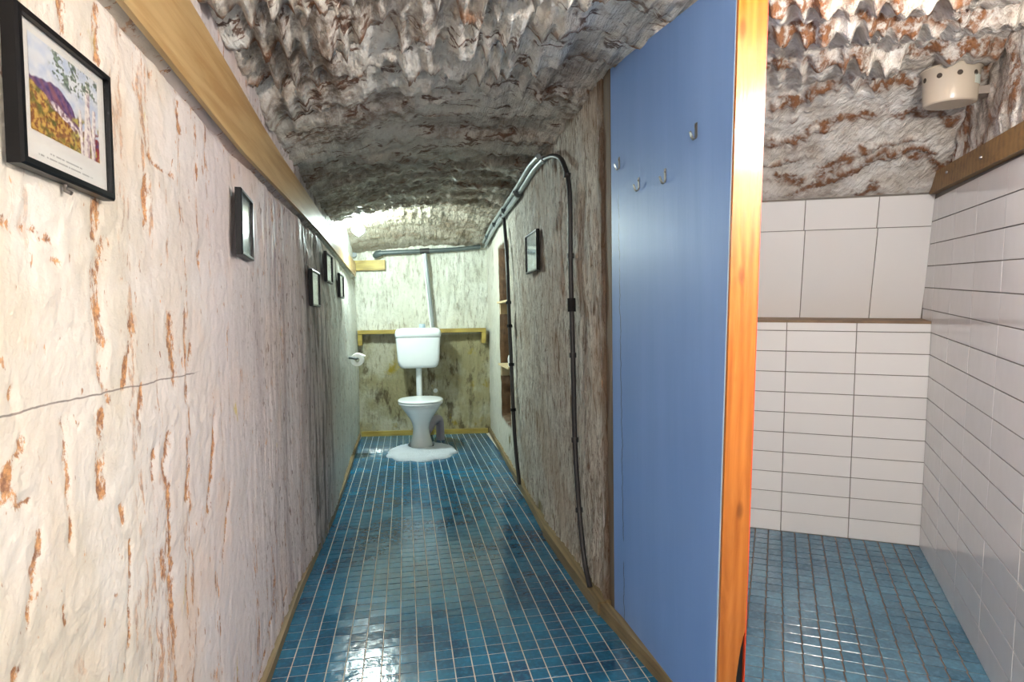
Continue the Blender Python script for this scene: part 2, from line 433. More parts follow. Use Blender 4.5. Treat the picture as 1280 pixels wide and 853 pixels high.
# ------------------------------------------------------------------ structure: rock walls
def wl(Y, z):      # x of the left wall, smooth part
    Y = np.asarray(Y, float)
    b = .035*sstep(2.65, 3.45, Y)*(1-.55*sstep(3.5, 4.6, Y))
    return -.455+b*(1-sstep(1.15, 1.5, z)) - .02*sstep(3.9, 6., Y)
Y = np.concatenate([np.arange(-1.2, .3, .02), np.arange(.3, 1.7, .0055), np.arange(1.7, 6.3, .012)]); Z = np.arange(-.05, 2.06, .0085)
yy, zz = np.meshgrid(Y, Z)
near = 1-sstep(1.3, 2.6, yy)
rel = near*(.0045*fbm(yy*5+zz*3, zz*5-yy*2, 11)+.0022*fbm(yy*24, zz*19, 12)) \
    + (1-near)*(.007*fbm(yy*20, zz*1.6, 13)+.005*fbm(yy*34, zz*6, 14))
rel += .012*noise(yy*2.2, zz*1.1, 0, 15)*sstep(1.2, 2.2, yy)
rel += .012*sstep(.35, .6, noise(yy*3.3, zz*.6, 0, 16))*sstep(1.8, 2.6, yy)*(yy < 3.4)
# rust runs: (path along y, z), half width
RUNS = [([(1.06, 1.594), (1.06, 1.555), (1.053, 1.51)], 0.0123), ([(0.958, 1.552), (0.962, 1.504)], 0.0087), ([(1.157, 1.652), (1.157, 1.591)], 0.0045), ([(1.267, 1.578), (1.269, 1.565)], 0.0082), ([(1.315, 1.556), (1.322, 1.545)], 0.0102), ([(1.407, 1.568), (1.41, 1.506)], 0.0145), ([(1.233, 1.416), (1.276, 1.403), (1.358, 1.406)], 0.0111), ([(1.218, 1.372), (1.212, 1.278)], 0.0094), ([(1.029, 1.293), (1.027, 1.238)], 0.0106), ([(1.055, 1.241), (1.029, 1.173), (1.023, 1.137), (1.028, 1.081)], 0.015), ([(0.801, 1.232), (0.83, 1.224), (0.865, 1.226), (0.904, 1.217)], 0.0155), ([(0.913, 1.195), (0.924, 1.187)], 0.0094), ([(1.506, 1.263), (1.509, 1.241)], 0.0097), ([(1.32, 1.127), (1.321, 1.051), (1.323, 0.987)], 0.017), ([(1.033, 1.137), (1.027, 1.041), (1.035, 1.018), (1.051, 0.988)], 0.0107), ([(1.021, 0.974), (1.015, 0.901), (1.017, 0.845)], 0.0132), ([(1.15, 1.12), (1.126, 1.06), (1.1, 1.001)], 0.0119), ([(0.927, 0.984), (0.927, 0.955)], 0.0108), ([(0.927, 0.95), (0.925, 0.878), (0.929, 0.802)], 0.006), ([(0.812, 1.036), (0.814, 1.004)], 0.0063), ([(0.821, 0.973), (0.821, 0.954)], 0.0074), ([(0.82, 0.936), (0.821, 0.922)], 0.0042), ([(1.28, 0.894), (1.269, 0.832), (1.277, 0.745), (1.271, 0.614), (1.279, 0.409)], 0.0149), ([(1.223, 0.879), (1.207, 0.821)], 0.0079), ([(1.175, 1.0), (1.156, 0.944)], 0.0106), ([(0.793, 0.942), (0.792, 0.909)], 0.0113), ([(1.399, 0.824), (1.375, 0.743)], 0.0144), ([(0.853, 0.853), (0.839, 0.803), (0.821, 0.736)], 0.0077), ([(1.103, 0.752), (1.083, 0.572)], 0.0057), ([(1.074, 0.817), (1.085, 0.782)], 0.0083), ([(0.776, 0.902), (0.805, 0.897), (0.833, 0.893)], 0.008), ([(0.795, 0.705), (0.794, 0.692)], 0.0092), ([(1.234, 0.682), (1.241, 0.631)], 0.0223), ([(0.905, 0.734), (0.916, 0.701)], 0.007), ([(0.833, 0.958), (0.787, 0.949)], 0.0032), ([(1.05, 1.297), (1.029, 1.233)], 0.0068), ([(0.997, 1.458), (1.002, 1.414)], 0.0039), ([(1.581, 0.885), (1.507, 0.675)], 0.0102), ([(1.43, 1.063), (1.397, 0.946)], 0.0111), ([(1.697, 0.7), (1.603, 0.526)], 0.0088), ([(2.17, 0.173), (1.916, 0.038)], 0.0112), ([(2.38, 0.124), (2.238, 0.001)], 0.0123)]
rust = yy*0; wob = .010*noise(yy*8, zz*22, 0, 17)
for path, w in RUNS:
    for (y0, z0), (y1, z1) in zip(path[:-1], path[1:]):
        ey, ez = (y1-y0)*.5, z1-z0; py, pz = (yy+wob-y0)*.5, zz-z0
        t = np.clip((py*ey+pz*ez)/(ey*ey+ez*ez+1e-9), 0, 1)
        rust = np.maximum(rust, 1-np.hypot(py-t*ey, pz-t*ez)/w)
rust = np.clip(rust, 0, 1)
rel -= .004*rust
zlow = np.interp(yy, [.7, 1.119, 1.834, 3.478, 5.51, 5.9], [1.645, 1.633, 1.591, 1.595, 1.543, 1.535])
rel = np.where((zz > zlow+.015) & (zz < zlow+.09), np.minimum(rel, .003), rel)
rel -= .034*np.exp(-((zz-zlow+.004+.006*noise(yy*6, 0, 0, 18))/.012)**2)*(yy > .5)
P = np.stack([wl(yy, zz)+rel, yy, zz], -1)
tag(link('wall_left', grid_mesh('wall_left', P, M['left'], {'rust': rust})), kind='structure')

def xr(Y): return np.interp(Y, [2.1, 2.2, 3.05, 6.1], [.725, .715, .70, .81])
Y = np.concatenate([[2.185]*5, np.arange(2.185, 6.3, .0105)]); Z = np.arange(-.05, 2.06, .011)
yy, zz = np.meshgrid(Y, Z)
swirl = .12*noise(yy*2.4, zz*1.7, 0, 21)
rel = .012*fbm((yy+swirl)*17, zz*2.6, 22, 4, .55)+.006*fbm((yy+swirl)*40, zz*8, 23)
rel += .018*noise(yy*1.9, zz*1.3, 0, 24)
rel *= 1-.35*sstep(4.3, 5, yy)
xx = xr(yy)+rel
# recess with plank shelves
e = .02*noise(zz*9, yy*0, 0, 25)
inn = sstep(4.47, 4.50, yy+e)*(1-sstep(5.0, 5.03, yy+e*1.5))*sstep(.31, .34, zz+.02*noise(yy*9, 0, 0, 26))*(1-sstep(1.66, 1.69, zz))
xx = xx+inn*(.17+.02*noise(yy*9, zz*9, 0, 27))
# upper split in the rock by the conduit
sp = np.exp(-((yy-5.55-(zz-1.6)*.35)/.05)**2)*sstep(1.42, 1.7, zz)
xx = xx+.05*sp
inn2 = sstep(4.44, 4.47, yy+e)*(1-sstep(5.035, 5.06, yy+e*1.5))*sstep(.28, .32, zz)*(1-sstep(1.68, 1.71, zz))
stain = np.maximum(inn2, sp*.8)
edge = .02*noise(zz*7, 0, 0, 28)+.012*noise(zz*24, 0, 0, 29)
yy = yy.copy(); k5 = np.arange(5)
yy[:, 5:] += (edge[:, :1])*(1-sstep(2.185, 2.4, yy[:, 5:]))
for k in range(5):
    xx[:, k] = xx[:, 5]+.13*(5-k)/5; yy[:, k] = yy[:, 5]+.012*noise(Z*14, k*.7, 0, 30)+.01
stain[:, :5] = .75
stain = np.maximum(stain, .8*(1-sstep(2.18, 2.26, yy+.05*noise(zz*9, yy*20, 0, 31))))
tag(link('wall_right', grid_mesh('wall_right', np.stack([xx, yy, zz], -1), M['right'], {'stain': stain})), kind='structure')

def ye(x): return 6.09-.12*(x-.157)
X = np.arange(-.62, 1.02, .011); xx, zz = np.meshgrid(X, Z)
rel = .012*fbm(xx*24, zz*4, 41, 4, .55)+.012*noise(xx*3, zz*3, 0, 42)
tag(link('wall_end', grid_mesh('wall_end', np.stack([xx, ye(xx)-rel, zz], -1), M['end'])), kind='structure')

# ------------------------------------------------------------------ structure: pick-cut ceiling
YC = np.concatenate([np.arange(-1.2, .8, .03), np.arange(.8, 2.75, .0085), np.arange(2.75, 6.35, .016)])
XC = np.arange(-.66, 3.3, .0105)
xx, yy = np.meshgrid(XC, YC)
Lz = np.interp(yy, [0, 1.7, 2.3, 3, 4, 4.5, 4.62, 5.6, 6.2], [1.94, 1.93, 1.85, 1.79, 1.80, 1.82, 1.92, 1.91, 1.77])
Rz = np.interp(yy, [0, 1.3, 2.1, 2.9, 3.7, 4.5, 4.62, 5.6, 6.2], [1.84, 1.89, 1.985, 1.93, 1.92, 1.91, 1.95, 1.92, 1.80])
tx = np.clip((xx+.45)/1.18, 0, 1)
zc = Lz+(Rz-Lz)*tx+.07*np.sin(PI*tx)*(1-.6*sstep(5.3, 6.2, yy))
def picks(s, t, amp, seed):
    """rows of pick strokes: ribs along t that sink slowly and break off"""
    w = s+.02*noise(s*3, t*3, 0, seed)
    ph = .42*noise(w*17, t*.5, 0, seed+1)+.9*noise(w*2.6, t*1.1, 0, seed+2)
    q = t/.235+ph; fr = q-np.floor(q)
    prof = np.where(fr < .86, fr/.86, (1-fr)/.14)
    loc = .45+.75*np.clip(.5+noise(w*5, t*2.6, 0, seed+3), 0, 1)
    rib = 1-np.clip(np.abs(noise(w*17, t*.7, 0, seed+4))*2.6, 0, 1)**.8
    h = -amp*prof*loc*(.55+.6*rib)-amp*.38*rib+amp*.5*noise(w*40, t*14, 0, seed+5)*.5
    st = sstep(.70, .84, fr)*sstep(-.30, .12, noise(s*9, t*7, 0, seed+6)+.5*noise(s*30, t*24, 0, seed+7))
    return h, st
nearc = 1-sstep(1.95, 2.6, yy)
h1, st1 = picks(xx, yy, .062*nearc+.013, 50)
rough1 = h1+.006*fbm(xx*20, yy*9, 60)+.0065*fbm(xx*44, yy*30, 67, 2)*(1-.5*sstep(2., 3., yy))+.012*noise(xx*4, yy*5, 0, 61)*sstep(2.3, 3., yy)
rough1 += .03*(sstep(.0, .25, noise(xx*1.3, yy*4.4, 0, 62))-.5)*(1-sstep(4.2, 4.5, yy))
band = sstep(2.75, 3.1, yy)*(1-sstep(4.3, 4.5, yy))
rough1 += -.012*band*np.abs(np.sin(yy*14+2*noise(xx*2, yy*2, 0, 63)))+.012*band*noise(xx*26, yy*12, 0, 64)
rough1 *= 1-.75*sstep(.44, .62, xx)*(yy < 2.3)
st1 = st1*(1-.55*sstep(2.0, 2.7, yy))
dark = sstep(.02, .30, noise(xx*2.3, yy*3.4, 0, 68)+.45*noise(xx*8, yy*9, 0, 69)+.38*np.exp(-((xx+.12)/.22)**2-((yy-1.72)/.22)**2))
dark = dark*(1-.75*sstep(.0, .3, xx)*(1-sstep(1.9, 2.4, yy)))
# shower half
M2 = np.linalg.inv(np.array([[SV[0], SU[0]], [SV[1], SU[1]]]))
dx, dy = xx-SO[0]-SW[0]*1.85, yy-SO[1]-SW[1]*1.85
aa = M2[0, 0]*dx+M2[0, 1]*dy; bb = M2[1, 0]*dx+M2[1, 1]*dy
cc = np.interp(bb, [-3.2, -1.6, -.95, -.6, -.3, -.07, 0.03, .12], [1.95, 2.0, 2.02, 1.985, 1.86, 1.715, 1.64, 1.60])
h2, st2 = picks(aa, bb*-1.0+.1, .055*(1-sstep(-.8, -.35, bb))+.010, 70)
wn = .16*noise(aa*2.2, bb*2, 0, 80)+.05*noise(aa*9, bb*4, 0, 81)
bandst = sstep(.30, .42, noise(aa*1.6, (bb+wn)*15, 0, 82)+.25*noise(aa*12, bb*20, 0, 83))*sstep(-.8, -.45, bb)
rough2 = h2+.0055*fbm(aa*44, bb*30, 87, 2)+.005*fbm(aa*16, bb*20, 84)-.012*bandst
z2 = SO[2]+SV[2]*aa+SU[2]*bb+SW[2]*(cc)+rough2*(1-sstep(-.06, .02, bb)*.9)
s = sstep(.75, .85, xx-np.clip(yy-2.2, 0, None)*.62)
zz = (zc+rough1)*(1-s)+z2*s
st = st1*(1-s)+np.maximum(st2, bandst)*s
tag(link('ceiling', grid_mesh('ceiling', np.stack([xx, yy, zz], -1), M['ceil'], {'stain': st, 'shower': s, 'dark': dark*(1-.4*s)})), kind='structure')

# walls behind the camera and behind the partition (never in view, they close the room)
tag(link('wall_front', MB().box(-.7, 1.1, -1.3, -1.2, -.1, 2.1).mesh('wall_front'), M['left']), kind='structure')
tag(link('wall_near', MB().box(.70, .8, -1.2, -.02, -.1, 2.1).mesh('wall_near'), M['left']), kind='structure')
p0, p1 = S(-1.15, -1.02, 0), S(-1.15, .12, 0)
d = Vector((SU[1], -SU[0], 0)).normalized()*-.06
q = [(p0[0], p0[1]), (p1[0], p1[1]), (p1[0]+d.x, p1[1]+d.y), (p0[0]+d.x, p0[1]+d.y)]
tag(link('wall_partition_side', MB().prism(q, -.05, 1.95).mesh('wall_side'), M['left']), kind='structure')

# ------------------------------------------------------------------ structure: tiled floors
def tile_me(name, w, h, t, bev, mat):
    a, b = w/2, h/2
    vs = [(-a, -b, 0), (a, -b, 0), (a, b, 0), (-a, b, 0), (-a, -b, t-bev), (a, -b, t-bev), (a, b, t-bev), (-a, b, t-bev),
          (-a+bev, -b+bev, t), (a-bev, -b+bev, t), (a-bev, b-bev, t), (-a+bev, b-bev, t)]
    fs = [(i, (i+1) % 4, 4+(i+1) % 4, 4+i) for i in range(4)]+[(4+i, 4+(i+1) % 4, 8+(i+1) % 4, 8+i) for i in range(4)]+[(8, 9, 10, 11)]
    me = mesh_from(name, vs, fs); me.materials.append(mat); return me
floor = link('floor', MB().box(-.60, .80, -1.2, 6.25, -.05, -.0016).mesh('floor'), M['grout'])
tag(floor, kind='structure')
PT = .0573; tw = PT-.0036
tm = tile_me('floor_tile', tw, tw, .006, .0009, M['tile'])
xs = [-.0437+.5*PT+PT*k for k in range(-8, 15)]; rest = MB(); cnt = 0
xs = [x for x in xs if -.455 < x < .83]
ys = [1.9965-.5*PT+PT*k for k in range(-56, 76)]
for y in ys:
    for x in xs:
        if x > .77: continue
        tilt = (random.gauss(0, .0045), random.gauss(0, .0045))
        if 1.66 < y and cnt < 300 and x < .76:
            o = link('tile', tm, None, floor); o.location = (x, y, -.006+random.uniform(-.0004, .0004)); o.rotation_euler = (*tilt, random.gauss(0, .004)); cnt += 1
        else:
            m4 = Matrix.Translation((x, y, -.006)) @ Matrix.Rotation(tilt[0], 4, 'X') @ Matrix.Rotation(tilt[1], 4, 'Y')
            rest.add([m4 @ v.co for v in tm.vertices], [tuple(p.vertices) for p in tm.polygons])
tag(link('distant_tiles', rest.mesh('distant_tiles'), M['tile_far'], floor), kind='stuff')

fp = [S(.02, .05, -.0025), S(-1.17, .05, -.0025)]
poly = [(fp[0][0], fp[0][1]), (fp[1][0], fp[1][1]), (.80, 2.22), (.80, .10), S(.02, -2.75, 0)[:2]]
def fz(x, y):
    a, b = M2 @ np.array([x-SO[0], y-SO[1]]); return SO[2]+SV[2]*a+SU[2]*b-.0025
vs = [(x, y, fz(x, y)-.05) for x, y in poly]+[(x, y, fz(x, y)) for x, y in poly]; n = len(poly)
fl2 = link('floor', mesh_from('floor_shower', vs, [tuple(range(n)), tuple(range(2*n-1, n-1, -1))]+[(i, n+i, n+(i+1) % n, (i+1) % n) for i in range(n)]), M['grout_s'])
tag(fl2, kind='structure')
PS = .0597; ts = PS-.0045
tm2 = tile_me('shower_floor_tile', ts, ts, .006, .0012, M['tile_s']); FM = frame4(SV, SU, (0, 0, 0))
nrm = FM.to_3x3()
rest = MB()
for i in range(20):
    for j in range(44):
        a = -.054+PS*.5-PS*i; b = -.004-PS*(j+.5)
        p = S(a, b, -.006)
        if p[0] < .84 or cnt > 9999 or a < -1.13: continue
        # the cone the opening lets us see
        if b < -1.38 or a < -.86:
            m4 = FM.copy(); m4.translation = p
            rest.add([m4 @ v.co for v in tm2.vertices], [tuple(f.vertices) for f in tm2.polygons]); continue
        o = link('tile', tm2, None, fl2)
        mt = FM.copy() @ Matrix.Rotation(random.gauss(0, .005), 4, 'X') @ Matrix.Rotation(random.gauss(0, .005), 4, 'Y'); mt.translation = p
        o.matrix_local = mt

tag(link('distant_tiles', rest.mesh('unseen_shower_tiles'), M['tile_sf'], fl2), kind='stuff')

# ------------------------------------------------------------------ structure: white tiled shower walls
back = link('wall_shower_back', mesh_from('wall_shower_back', [S(-1.17, 0, -.05), S(.02, 0, -.05), S(.02, .12, -.05), S(-1.17, .12, -.05), S(-1.17, 0, 1.032), S(.02, 0, 1.032), S(.02, .12, 1.032), S(-1.17, .12, 1.032)],
            [(0, 1, 5, 4), (1, 2, 6, 5), (2, 3, 7, 6), (3, 0, 4, 7), (4, 5, 6, 7), (3, 2, 1, 0)]), M['grout_w'])
tag(back, kind='structure')
TA, TC = .2975, .0995
def wall_tile(parent, me_cache, w, h, fr, pos):
    key = (round(w, 4), round(h, 4))
    if key not in me_cache: me_cache[key] = tile_me('wall_tile', w-.0036, h-.0036, .007, .0008, M['wtile'])
    o = link('tile', me_cache[key], None, parent)
    m = fr.copy() @ Matrix.Rotation(random.gauss(0, .0022), 4, 'X') @ Matrix.Rotation(random.gauss(0, .0022), 4, 'Y'); m.translation = pos; o.matrix_local = m
mc = {}; BF = frame4(SV, SW, (0, 0, 0))
out = np.array(BF.col[2][:3])
for r in range(11):
    h = TC if r < 10 else .042
    for k in range(4):
        w = TA if k < 3 else .26
        a = -TA*k-w/2-.001
        wall_tile(back, mc, w, h, BF, S(a, 0, r*TC+h/2)-out*.003)
# upper panel: leans out over a ledge
UB, UT = (.215, 1.035), (.045, 1.66)
e2 = S(0, UT[0], UT[1])-S(0, UB[0], UB[1]); L2 = np.linalg.norm(e2); e2 = e2/L2
UF = frame4(SV, e2, (0, 0, 0)); uo = np.array(UF.col[2][:3])
up = link('wall_shower_upper', mesh_from('wall_shower_upper', [S(a, UB[0], UB[1])+e2*l-uo*d for l in (-.04, L2) for a, d in ((-1.17, .003), (.03, .003), (.03, .08), (-1.17, .08))],
          [(0, 1, 5, 4), (1, 2, 6, 5), (2, 3, 7, 6), (3, 0, 4, 7), (4, 5, 6, 7), (3, 2, 1, 0)]), M['grout_w'])
tag(up, kind='structure')
g1 = .455   # first joint up the lean
for k in range(4):
    for r in range(2):
        h = g1 if r == 0 else .146
        a0 = [0, -.221, -.530, -.84][k]; a1 = [-.221, -.530, -.84, -1.14][k]
        wall_tile(up, mc, a0-a1, h, UF, S((a0+a1)/2-.001, UB[0], UB[1])+e2*((0 if r == 0 else g1)+h/2)-uo*.004)
led = link('trim_ledge', mesh_from('trim_ledge', [S(a, b, c) for c in (1.034, 1.046) for a, b in ((-1.16, -.006), (-.002, -.006), (-.002, .212), (-1.16, .212))],
          [(3, 2, 1, 0), (4, 5, 6, 7), (0, 1, 5, 4), (1, 2, 6, 5), (2, 3, 7, 6), (3, 0, 4, 7)]), M['ledge'])
tag(led, kind='structure')
right = link('wall_shower_right', mesh_from('wall_shower_right', [S(0, -3.0, -.05), S(0, .25, -.05), S(.08, .25, -.05), S(.08, -3.0, -.05), S(0, -3.0, 1.62), S(0, .25, 1.62), S(.08, .25, 1.62), S(.08, -3.0, 1.62)],
            [(0, 1, 5, 4), (1, 2, 6, 5), (2, 3, 7, 6), (3, 0, 4, 7), (4, 5, 6, 7), (3, 2, 1, 0)]), M['grout_w'])
tag(right, kind='structure')
RF = frame4(SU*-1, SW, (0, 0, 0)); ro = np.array(RF.col[2][:3]); rest = MB()
if ro @ SV > 0: RF = frame4(SU, SW, (0, 0, 0)); ro = np.array(RF.col[2][:3])
for r in range(16):
    for k in range(-1, 10):
        w = .304; b = -.008-w*(k+.5)
        if k == -1:
            if r < 10: continue
            w = .2; b = .092
        if k < 5: wall_tile(right, mc, w, TC, RF, S(0, b, r*TC+TC/2)-ro*.003)
        else:
            tmx = mc[(round(w, 4), round(TC, 4))]; m = RF.copy(); m.translation = S(0, b, r*TC+TC/2)-ro*.003
            rest.add([m @ v.co for v in tmx.vertices], [tuple(p.vertices) for p in tmx.polygons])
tag(link('distant_tiles', rest.mesh('distant_wall_tiles'), M['wtile'], right), kind='stuff')
# rock above the right-hand tiles
Bv = np.arange(-3.0, .16, .014); Cv = np.arange(1.58, 2.2, .014); bb, cc = np.meshgrid(Bv, Cv)
rl = .022*fbm(bb*9, cc*6, 91)+.012*fbm(bb*22, cc*14, 92); rl = rl*sstep(1.6, 1.75, cc)
P = SO+(.012-rl)[..., None]*SV+bb[..., None]*SU+cc[..., None]*SW
tag(link('wall_shower_rock', grid_mesh('wall_shower_rock', P, M['ceil'], {'stain': sstep(.05, .3, fbm(bb*10, cc*4, 93)), 'shower': bb*0+1, 'dark': bb*0})), kind='structure')

# ------------------------------------------------------------------ structure: timber trims
def strip(name, pts, mat, kind='structure'):
    """pts: list of 4-corner sections"""
    vs = [p for sec in pts for p in sec]; n = len(pts)
    fs = [(0, 1, 2, 3), tuple(4*(n-1)+i for i in (3, 2, 1, 0))]
    for i in range(n-1):
        for k in range(4): fs.append((4*i+k, 4*(i+1)+k, 4*(i+1)+(k+1) % 4, 4*i+(k+1) % 4))
    me = mesh_from(name, vs, fs)
    bm = bmesh.new(); bm.from_mesh(me); bmesh.ops.recalc_face_normals(bm, faces=bm.faces)
    bm.to_mesh(me); bm.free()
    return link(name, me, mat)
yb = np.linspace(.65, 5.95, 18)
zb = np.interp(yb, [.7, 1.119, 1.834, 3.478, 5.51, 5.9], [1.645, 1.633, 1.591, 1.595, 1.543, 1.535])
zt = np.interp(yb, [.7, 1.4535, 2.343, 2.964, 4.837, 5.9], [1.85, 1.803, 1.731, 1.721, 1.669, 1.66])
tag(strip('trim_left', [((-.449, y, a), (-.437, y, a), (-.437, y, b), (-.449, y, b)) for y, a, b in zip(yb, zb, zt)], M['pine']), kind='structure')
x0, x1 = -.43, -.172
tag(strip('trim_end', [((x, ye(x)-.002+.03, z0), (x, ye(x)-.055, z0), (x, ye(x)-.055, z0+.095), (x, ye(x)+.03, z0+.095)) for x, z0 in ((x0-.06, 1.602), (x1, 1.606))], M['shelfw']), kind='structure')
def skirt(name, pl, h, dx, mat=M['skirt']):
    return tag(strip(name, [((x, y, -.004), (x+dx, y, -.004), (x+dx, y, h), (x, y, h)) for x, y in pl], mat), kind='structure')
skirt('baseboard_left', [(-.438, .6), (-.436, 2.0), (-.445, 2.6), (-.418, 3.6), (-.425, 4.8), (-.447, 6.12)], .034, -.05)
skirt('baseboard_right', [(.790, 6.06), (.735, 4.6), (.672, 3.06)], .045, .055)
skirt('baseboard_right', [(.664, 3.052), (.668, 2.6), (.676, 2.175)], .05, .055)
skirt('baseboard_right', [(.684, 2.168), (.712, 1.9), (.742, 1.55), (.765, 1.0)], .048, .032)
tag(strip('baseboard_end', [((x, ye(x)-.03, -.004), (x, ye(x)-.03, .046), (x, ye(x)+.03, .046), (x, ye(x)+.03, -.004)) for x in (-.44, .775)], M['shelfw']), kind='structure')
bt = strip('trim_shower', [tuple(S(a, b, c) for a, c in ((.03, cb), (-.026, cb), (-.026, ct), (.03, ct))) for b, cb, ct in ((.062, 1.612, 1.70), (-1.0, 1.598, 1.675), (-2.6, 1.57, 1.645))], M['batten'])
tag(bt, kind='structure')
for b, c in ((.03, 1.645), (-.26, 1.662), (-.72, 1.64)):
    p = S(-.026, b, c); n3 = -SV
    link('screw', MB().tube([p-n3*.004, p+n3*.004, p+n3*.007], .006, 10, [.006, .006, .003]).mesh('screw'), M['steel'], bt)

# ------------------------------------------------------------------ lamps
lp = CORRIDOR_LAMP['pos']
lamp = tag(empty('wall_lamp', lp), 'bare glowing lamp up under the rock ceiling at the toilet end', 'lamp')
pobj('bulb', MB().loft([(lp[0], lp[1], lp[2]-.05+.1*i/12, max(.002, .05*math.sin(PI*i/12)), max(.002, .05*math.sin(PI*i/12)), 2) for i in range(13)], 20).mesh('bulb'), lampm('cool_lamp', CORRIDOR_LAMP), lamp)
pobj('lamp_holder', MB().tube([(lp[0], lp[1], lp[2]+.045), (lp[0], lp[1], lp[2]+.12)], .024, 14).mesh('lamp_holder'), M['plastic'], lamp)
lp = NEAR_LAMP['pos']
lamp2 = tag(empty('ceiling_lamp', lp), 'warm bare bulb on the ceiling in front of the shower', 'lamp')
pobj('bulb', MB().loft([(lp[0], lp[1], lp[2]-.035+.07*i/10, max(.002, .035*math.sin(PI*i/10)), max(.002, .035*math.sin(PI*i/10)), 2) for i in range(11)], 16).mesh('bulb'), lampm('warm_lamp', NEAR_LAMP), lamp2)
pobj('lamp_holder', MB().tube([(lp[0], lp[1], lp[2]+.032), (lp[0], lp[1], lp[2]+.36)], .022, 14).mesh('lamp_holder'), M['plastic'], lamp2)

lp = REAR_FILL['pos']
rear_fill = tag(empty('ceiling_lamp', lp), 'added white fill globe under the ceiling behind the viewer', 'lamp')
pobj('bulb', MB().loft([(lp[0], lp[1], lp[2]-.08+.16*i/12, max(.002, .08*math.sin(PI*i/12)), max(.002, .08*math.sin(PI*i/12)), 2) for i in range(13)], 20).mesh('bulb'), lampm('fill_globe', REAR_FILL), rear_fill)
pobj('lamp_holder', MB().tube([(lp[0], lp[1], lp[2]+.075), (lp[0], lp[1], lp[2]+.16)], .024, 14).mesh('lamp_holder'), M['plastic'], rear_fill)

# ------------------------------------------------------------------ blue partition with its post
part = tag(empty('partition', (.735, 1.75, 0)), 'tall blue painted partition panel ending in a varnished pine post', 'partition')
def px_(y): return .727+(2.13-y)*.0165
def slab(y0b, y1b, y0t, y1t, z0, ztf, ztn, off0, off1):
    """sheet along the partition line: near edge leans; off = x offsets of the two faces"""
    P = [(px_(y1b)+off0, y1b, z0), (px_(y0b)+off0, y0b, z0), (px_(y0b)+off1, y0b, z0), (px_(y1b)+off1, y1b, z0),
         (px_(y1t)+off0, y1t, ztf), (px_(y0t)+off0, y0t, ztn), (px_(y0t)+off1, y0t, ztn), (px_(y1t)+off1, y1t, ztf)]
    return MB().hexa(P)
pobj('blue_panel', slab(1.428, 2.135, 1.286, 2.097, -.002, 1.968, 1.862, 0, .022).mesh('blue_panel'), M['blue'], part)
tag(pobj('edge_strip', slab(1.4225, 1.4275, 1.2805, 1.2855, -.002, 1.93, 1.93, .0005, .022).mesh('edge_strip'), M['paleblue'], part), 'pale edge between panel and post')
# post: leans like the panel, dark notch low on its right edge
def postpt(dx, dy, z):
    y = 1.417-.0733*z; return (px_(y)+dx, y+dy, z)
pb = MB()
zl = [-.03, .20, .275, .325, 2.02]; nx = [.044, .050, .059, .0705, .0705]
vs = []
for z, r in zip(zl, nx): vs += [postpt(.002, -.004, z), postpt(r, -.004, z), postpt(r, .095, z), postpt(.002, .095, z)]
fs = [(3, 2, 1, 0), (16, 17, 18, 19)]
for i in range(4):
    for k in range(4): fs.append((4*i+k, 4*i+(k+1) % 4, 4*i+4+(k+1) % 4, 4*i+4+k))
pb.add(vs, fs)
tag(pobj('end_post', pb.mesh('end_post'), M['post'], part), 'orange varnished pine post')
vs = []
for z, r in zip(zl[:4], nx[:4]): vs += [postpt(r, .004, z), postpt(.0705, .004, z), postpt(.0705, .09, z), postpt(r, .09, z)]
vs = vs[:12]+[postpt(.069, .004, .325), postpt(.0705, .004, .325), postpt(.0705, .09, .325), postpt(.069, .09, .325)]
fs = [(3, 2, 1, 0), (12, 13, 14, 15)]
for i in range(3):
    for k in range(4): fs.append((4*i+k, 4*i+(k+1) % 4, 4*i+4+(k+1) % 4, 4*i+4+k))
tag(pobj('notch', MB().add(vs, fs).mesh('notch'), M['void'], part), 'black notch low in the post')
vs = [postpt(a, b, z) for z in (-.03, 2.02) for a, b in ((.0708, -.003), (.0738, -.003), (.0738, .094), (.0708, .094))]
tag(pobj('red_edge', MB().hexa(vs).mesh('red_edge'), M['redpaint'], part), 'red painted edge of the post')
pobj('stud', MB().hexa([(.728, 2.138, -.002), (.80, 2.138, -.002), (.80, 2.20, -.002), (.728, 2.20, -.002), (.726, 2.10, 1.97), (.80, 2.10, 1.97), (.80, 2.17, 1.97), (.726, 2.17, 1.97)]).mesh('stud'), M['stud'], part)

# ------------------------------------------------------------------ coat hooks
def hook_me():
    mb = MB()
    prof = [(0, .021), (0, -.012), (-.0016, -.018), (-.006, -.0215), (-.011, -.0195), (-.0145, -.012), (-.017, -.004), (-.0185, -.001)]
    w, t = .0062, .0016; vs = []
    for i, (x, z) in enumerate(prof):
        a = prof[max(i-1, 0)]; b = prof[min(i+1, len(prof)-1)]; dx, dz = b[0]-a[0], b[1]-a[1]; l = math.hypot(dx, dz); nx_, nz_ = dz/l*t, -dx/l*t
        ww = w*(1 if i < 6 else .8)
        vs += [(x, -ww, z), (x, ww, z), (x+nx_, ww, z+nz_), (x+nx_, -ww, z+nz_)]
    n = len(prof); fs = [(0, 1, 2, 3), tuple(4*(n-1)+i for i in (3, 2, 1, 0))]
    for i in range(n-1):
        for k in range(4): fs.append((4*i+k, 4*i+4+k, 4*i+4+(k+1) % 4, 4*i+(k+1) % 4))
    return mb.add(vs, fs).mesh('hook')
hm = hook_me(); hm.materials.append(M['steel'])
scr = MB().tube([(-.0008, 0, .012), (-.0035, 0, .012)], .0032, 8).mesh('hook_screw'); scr.materials.append(M['steel'])
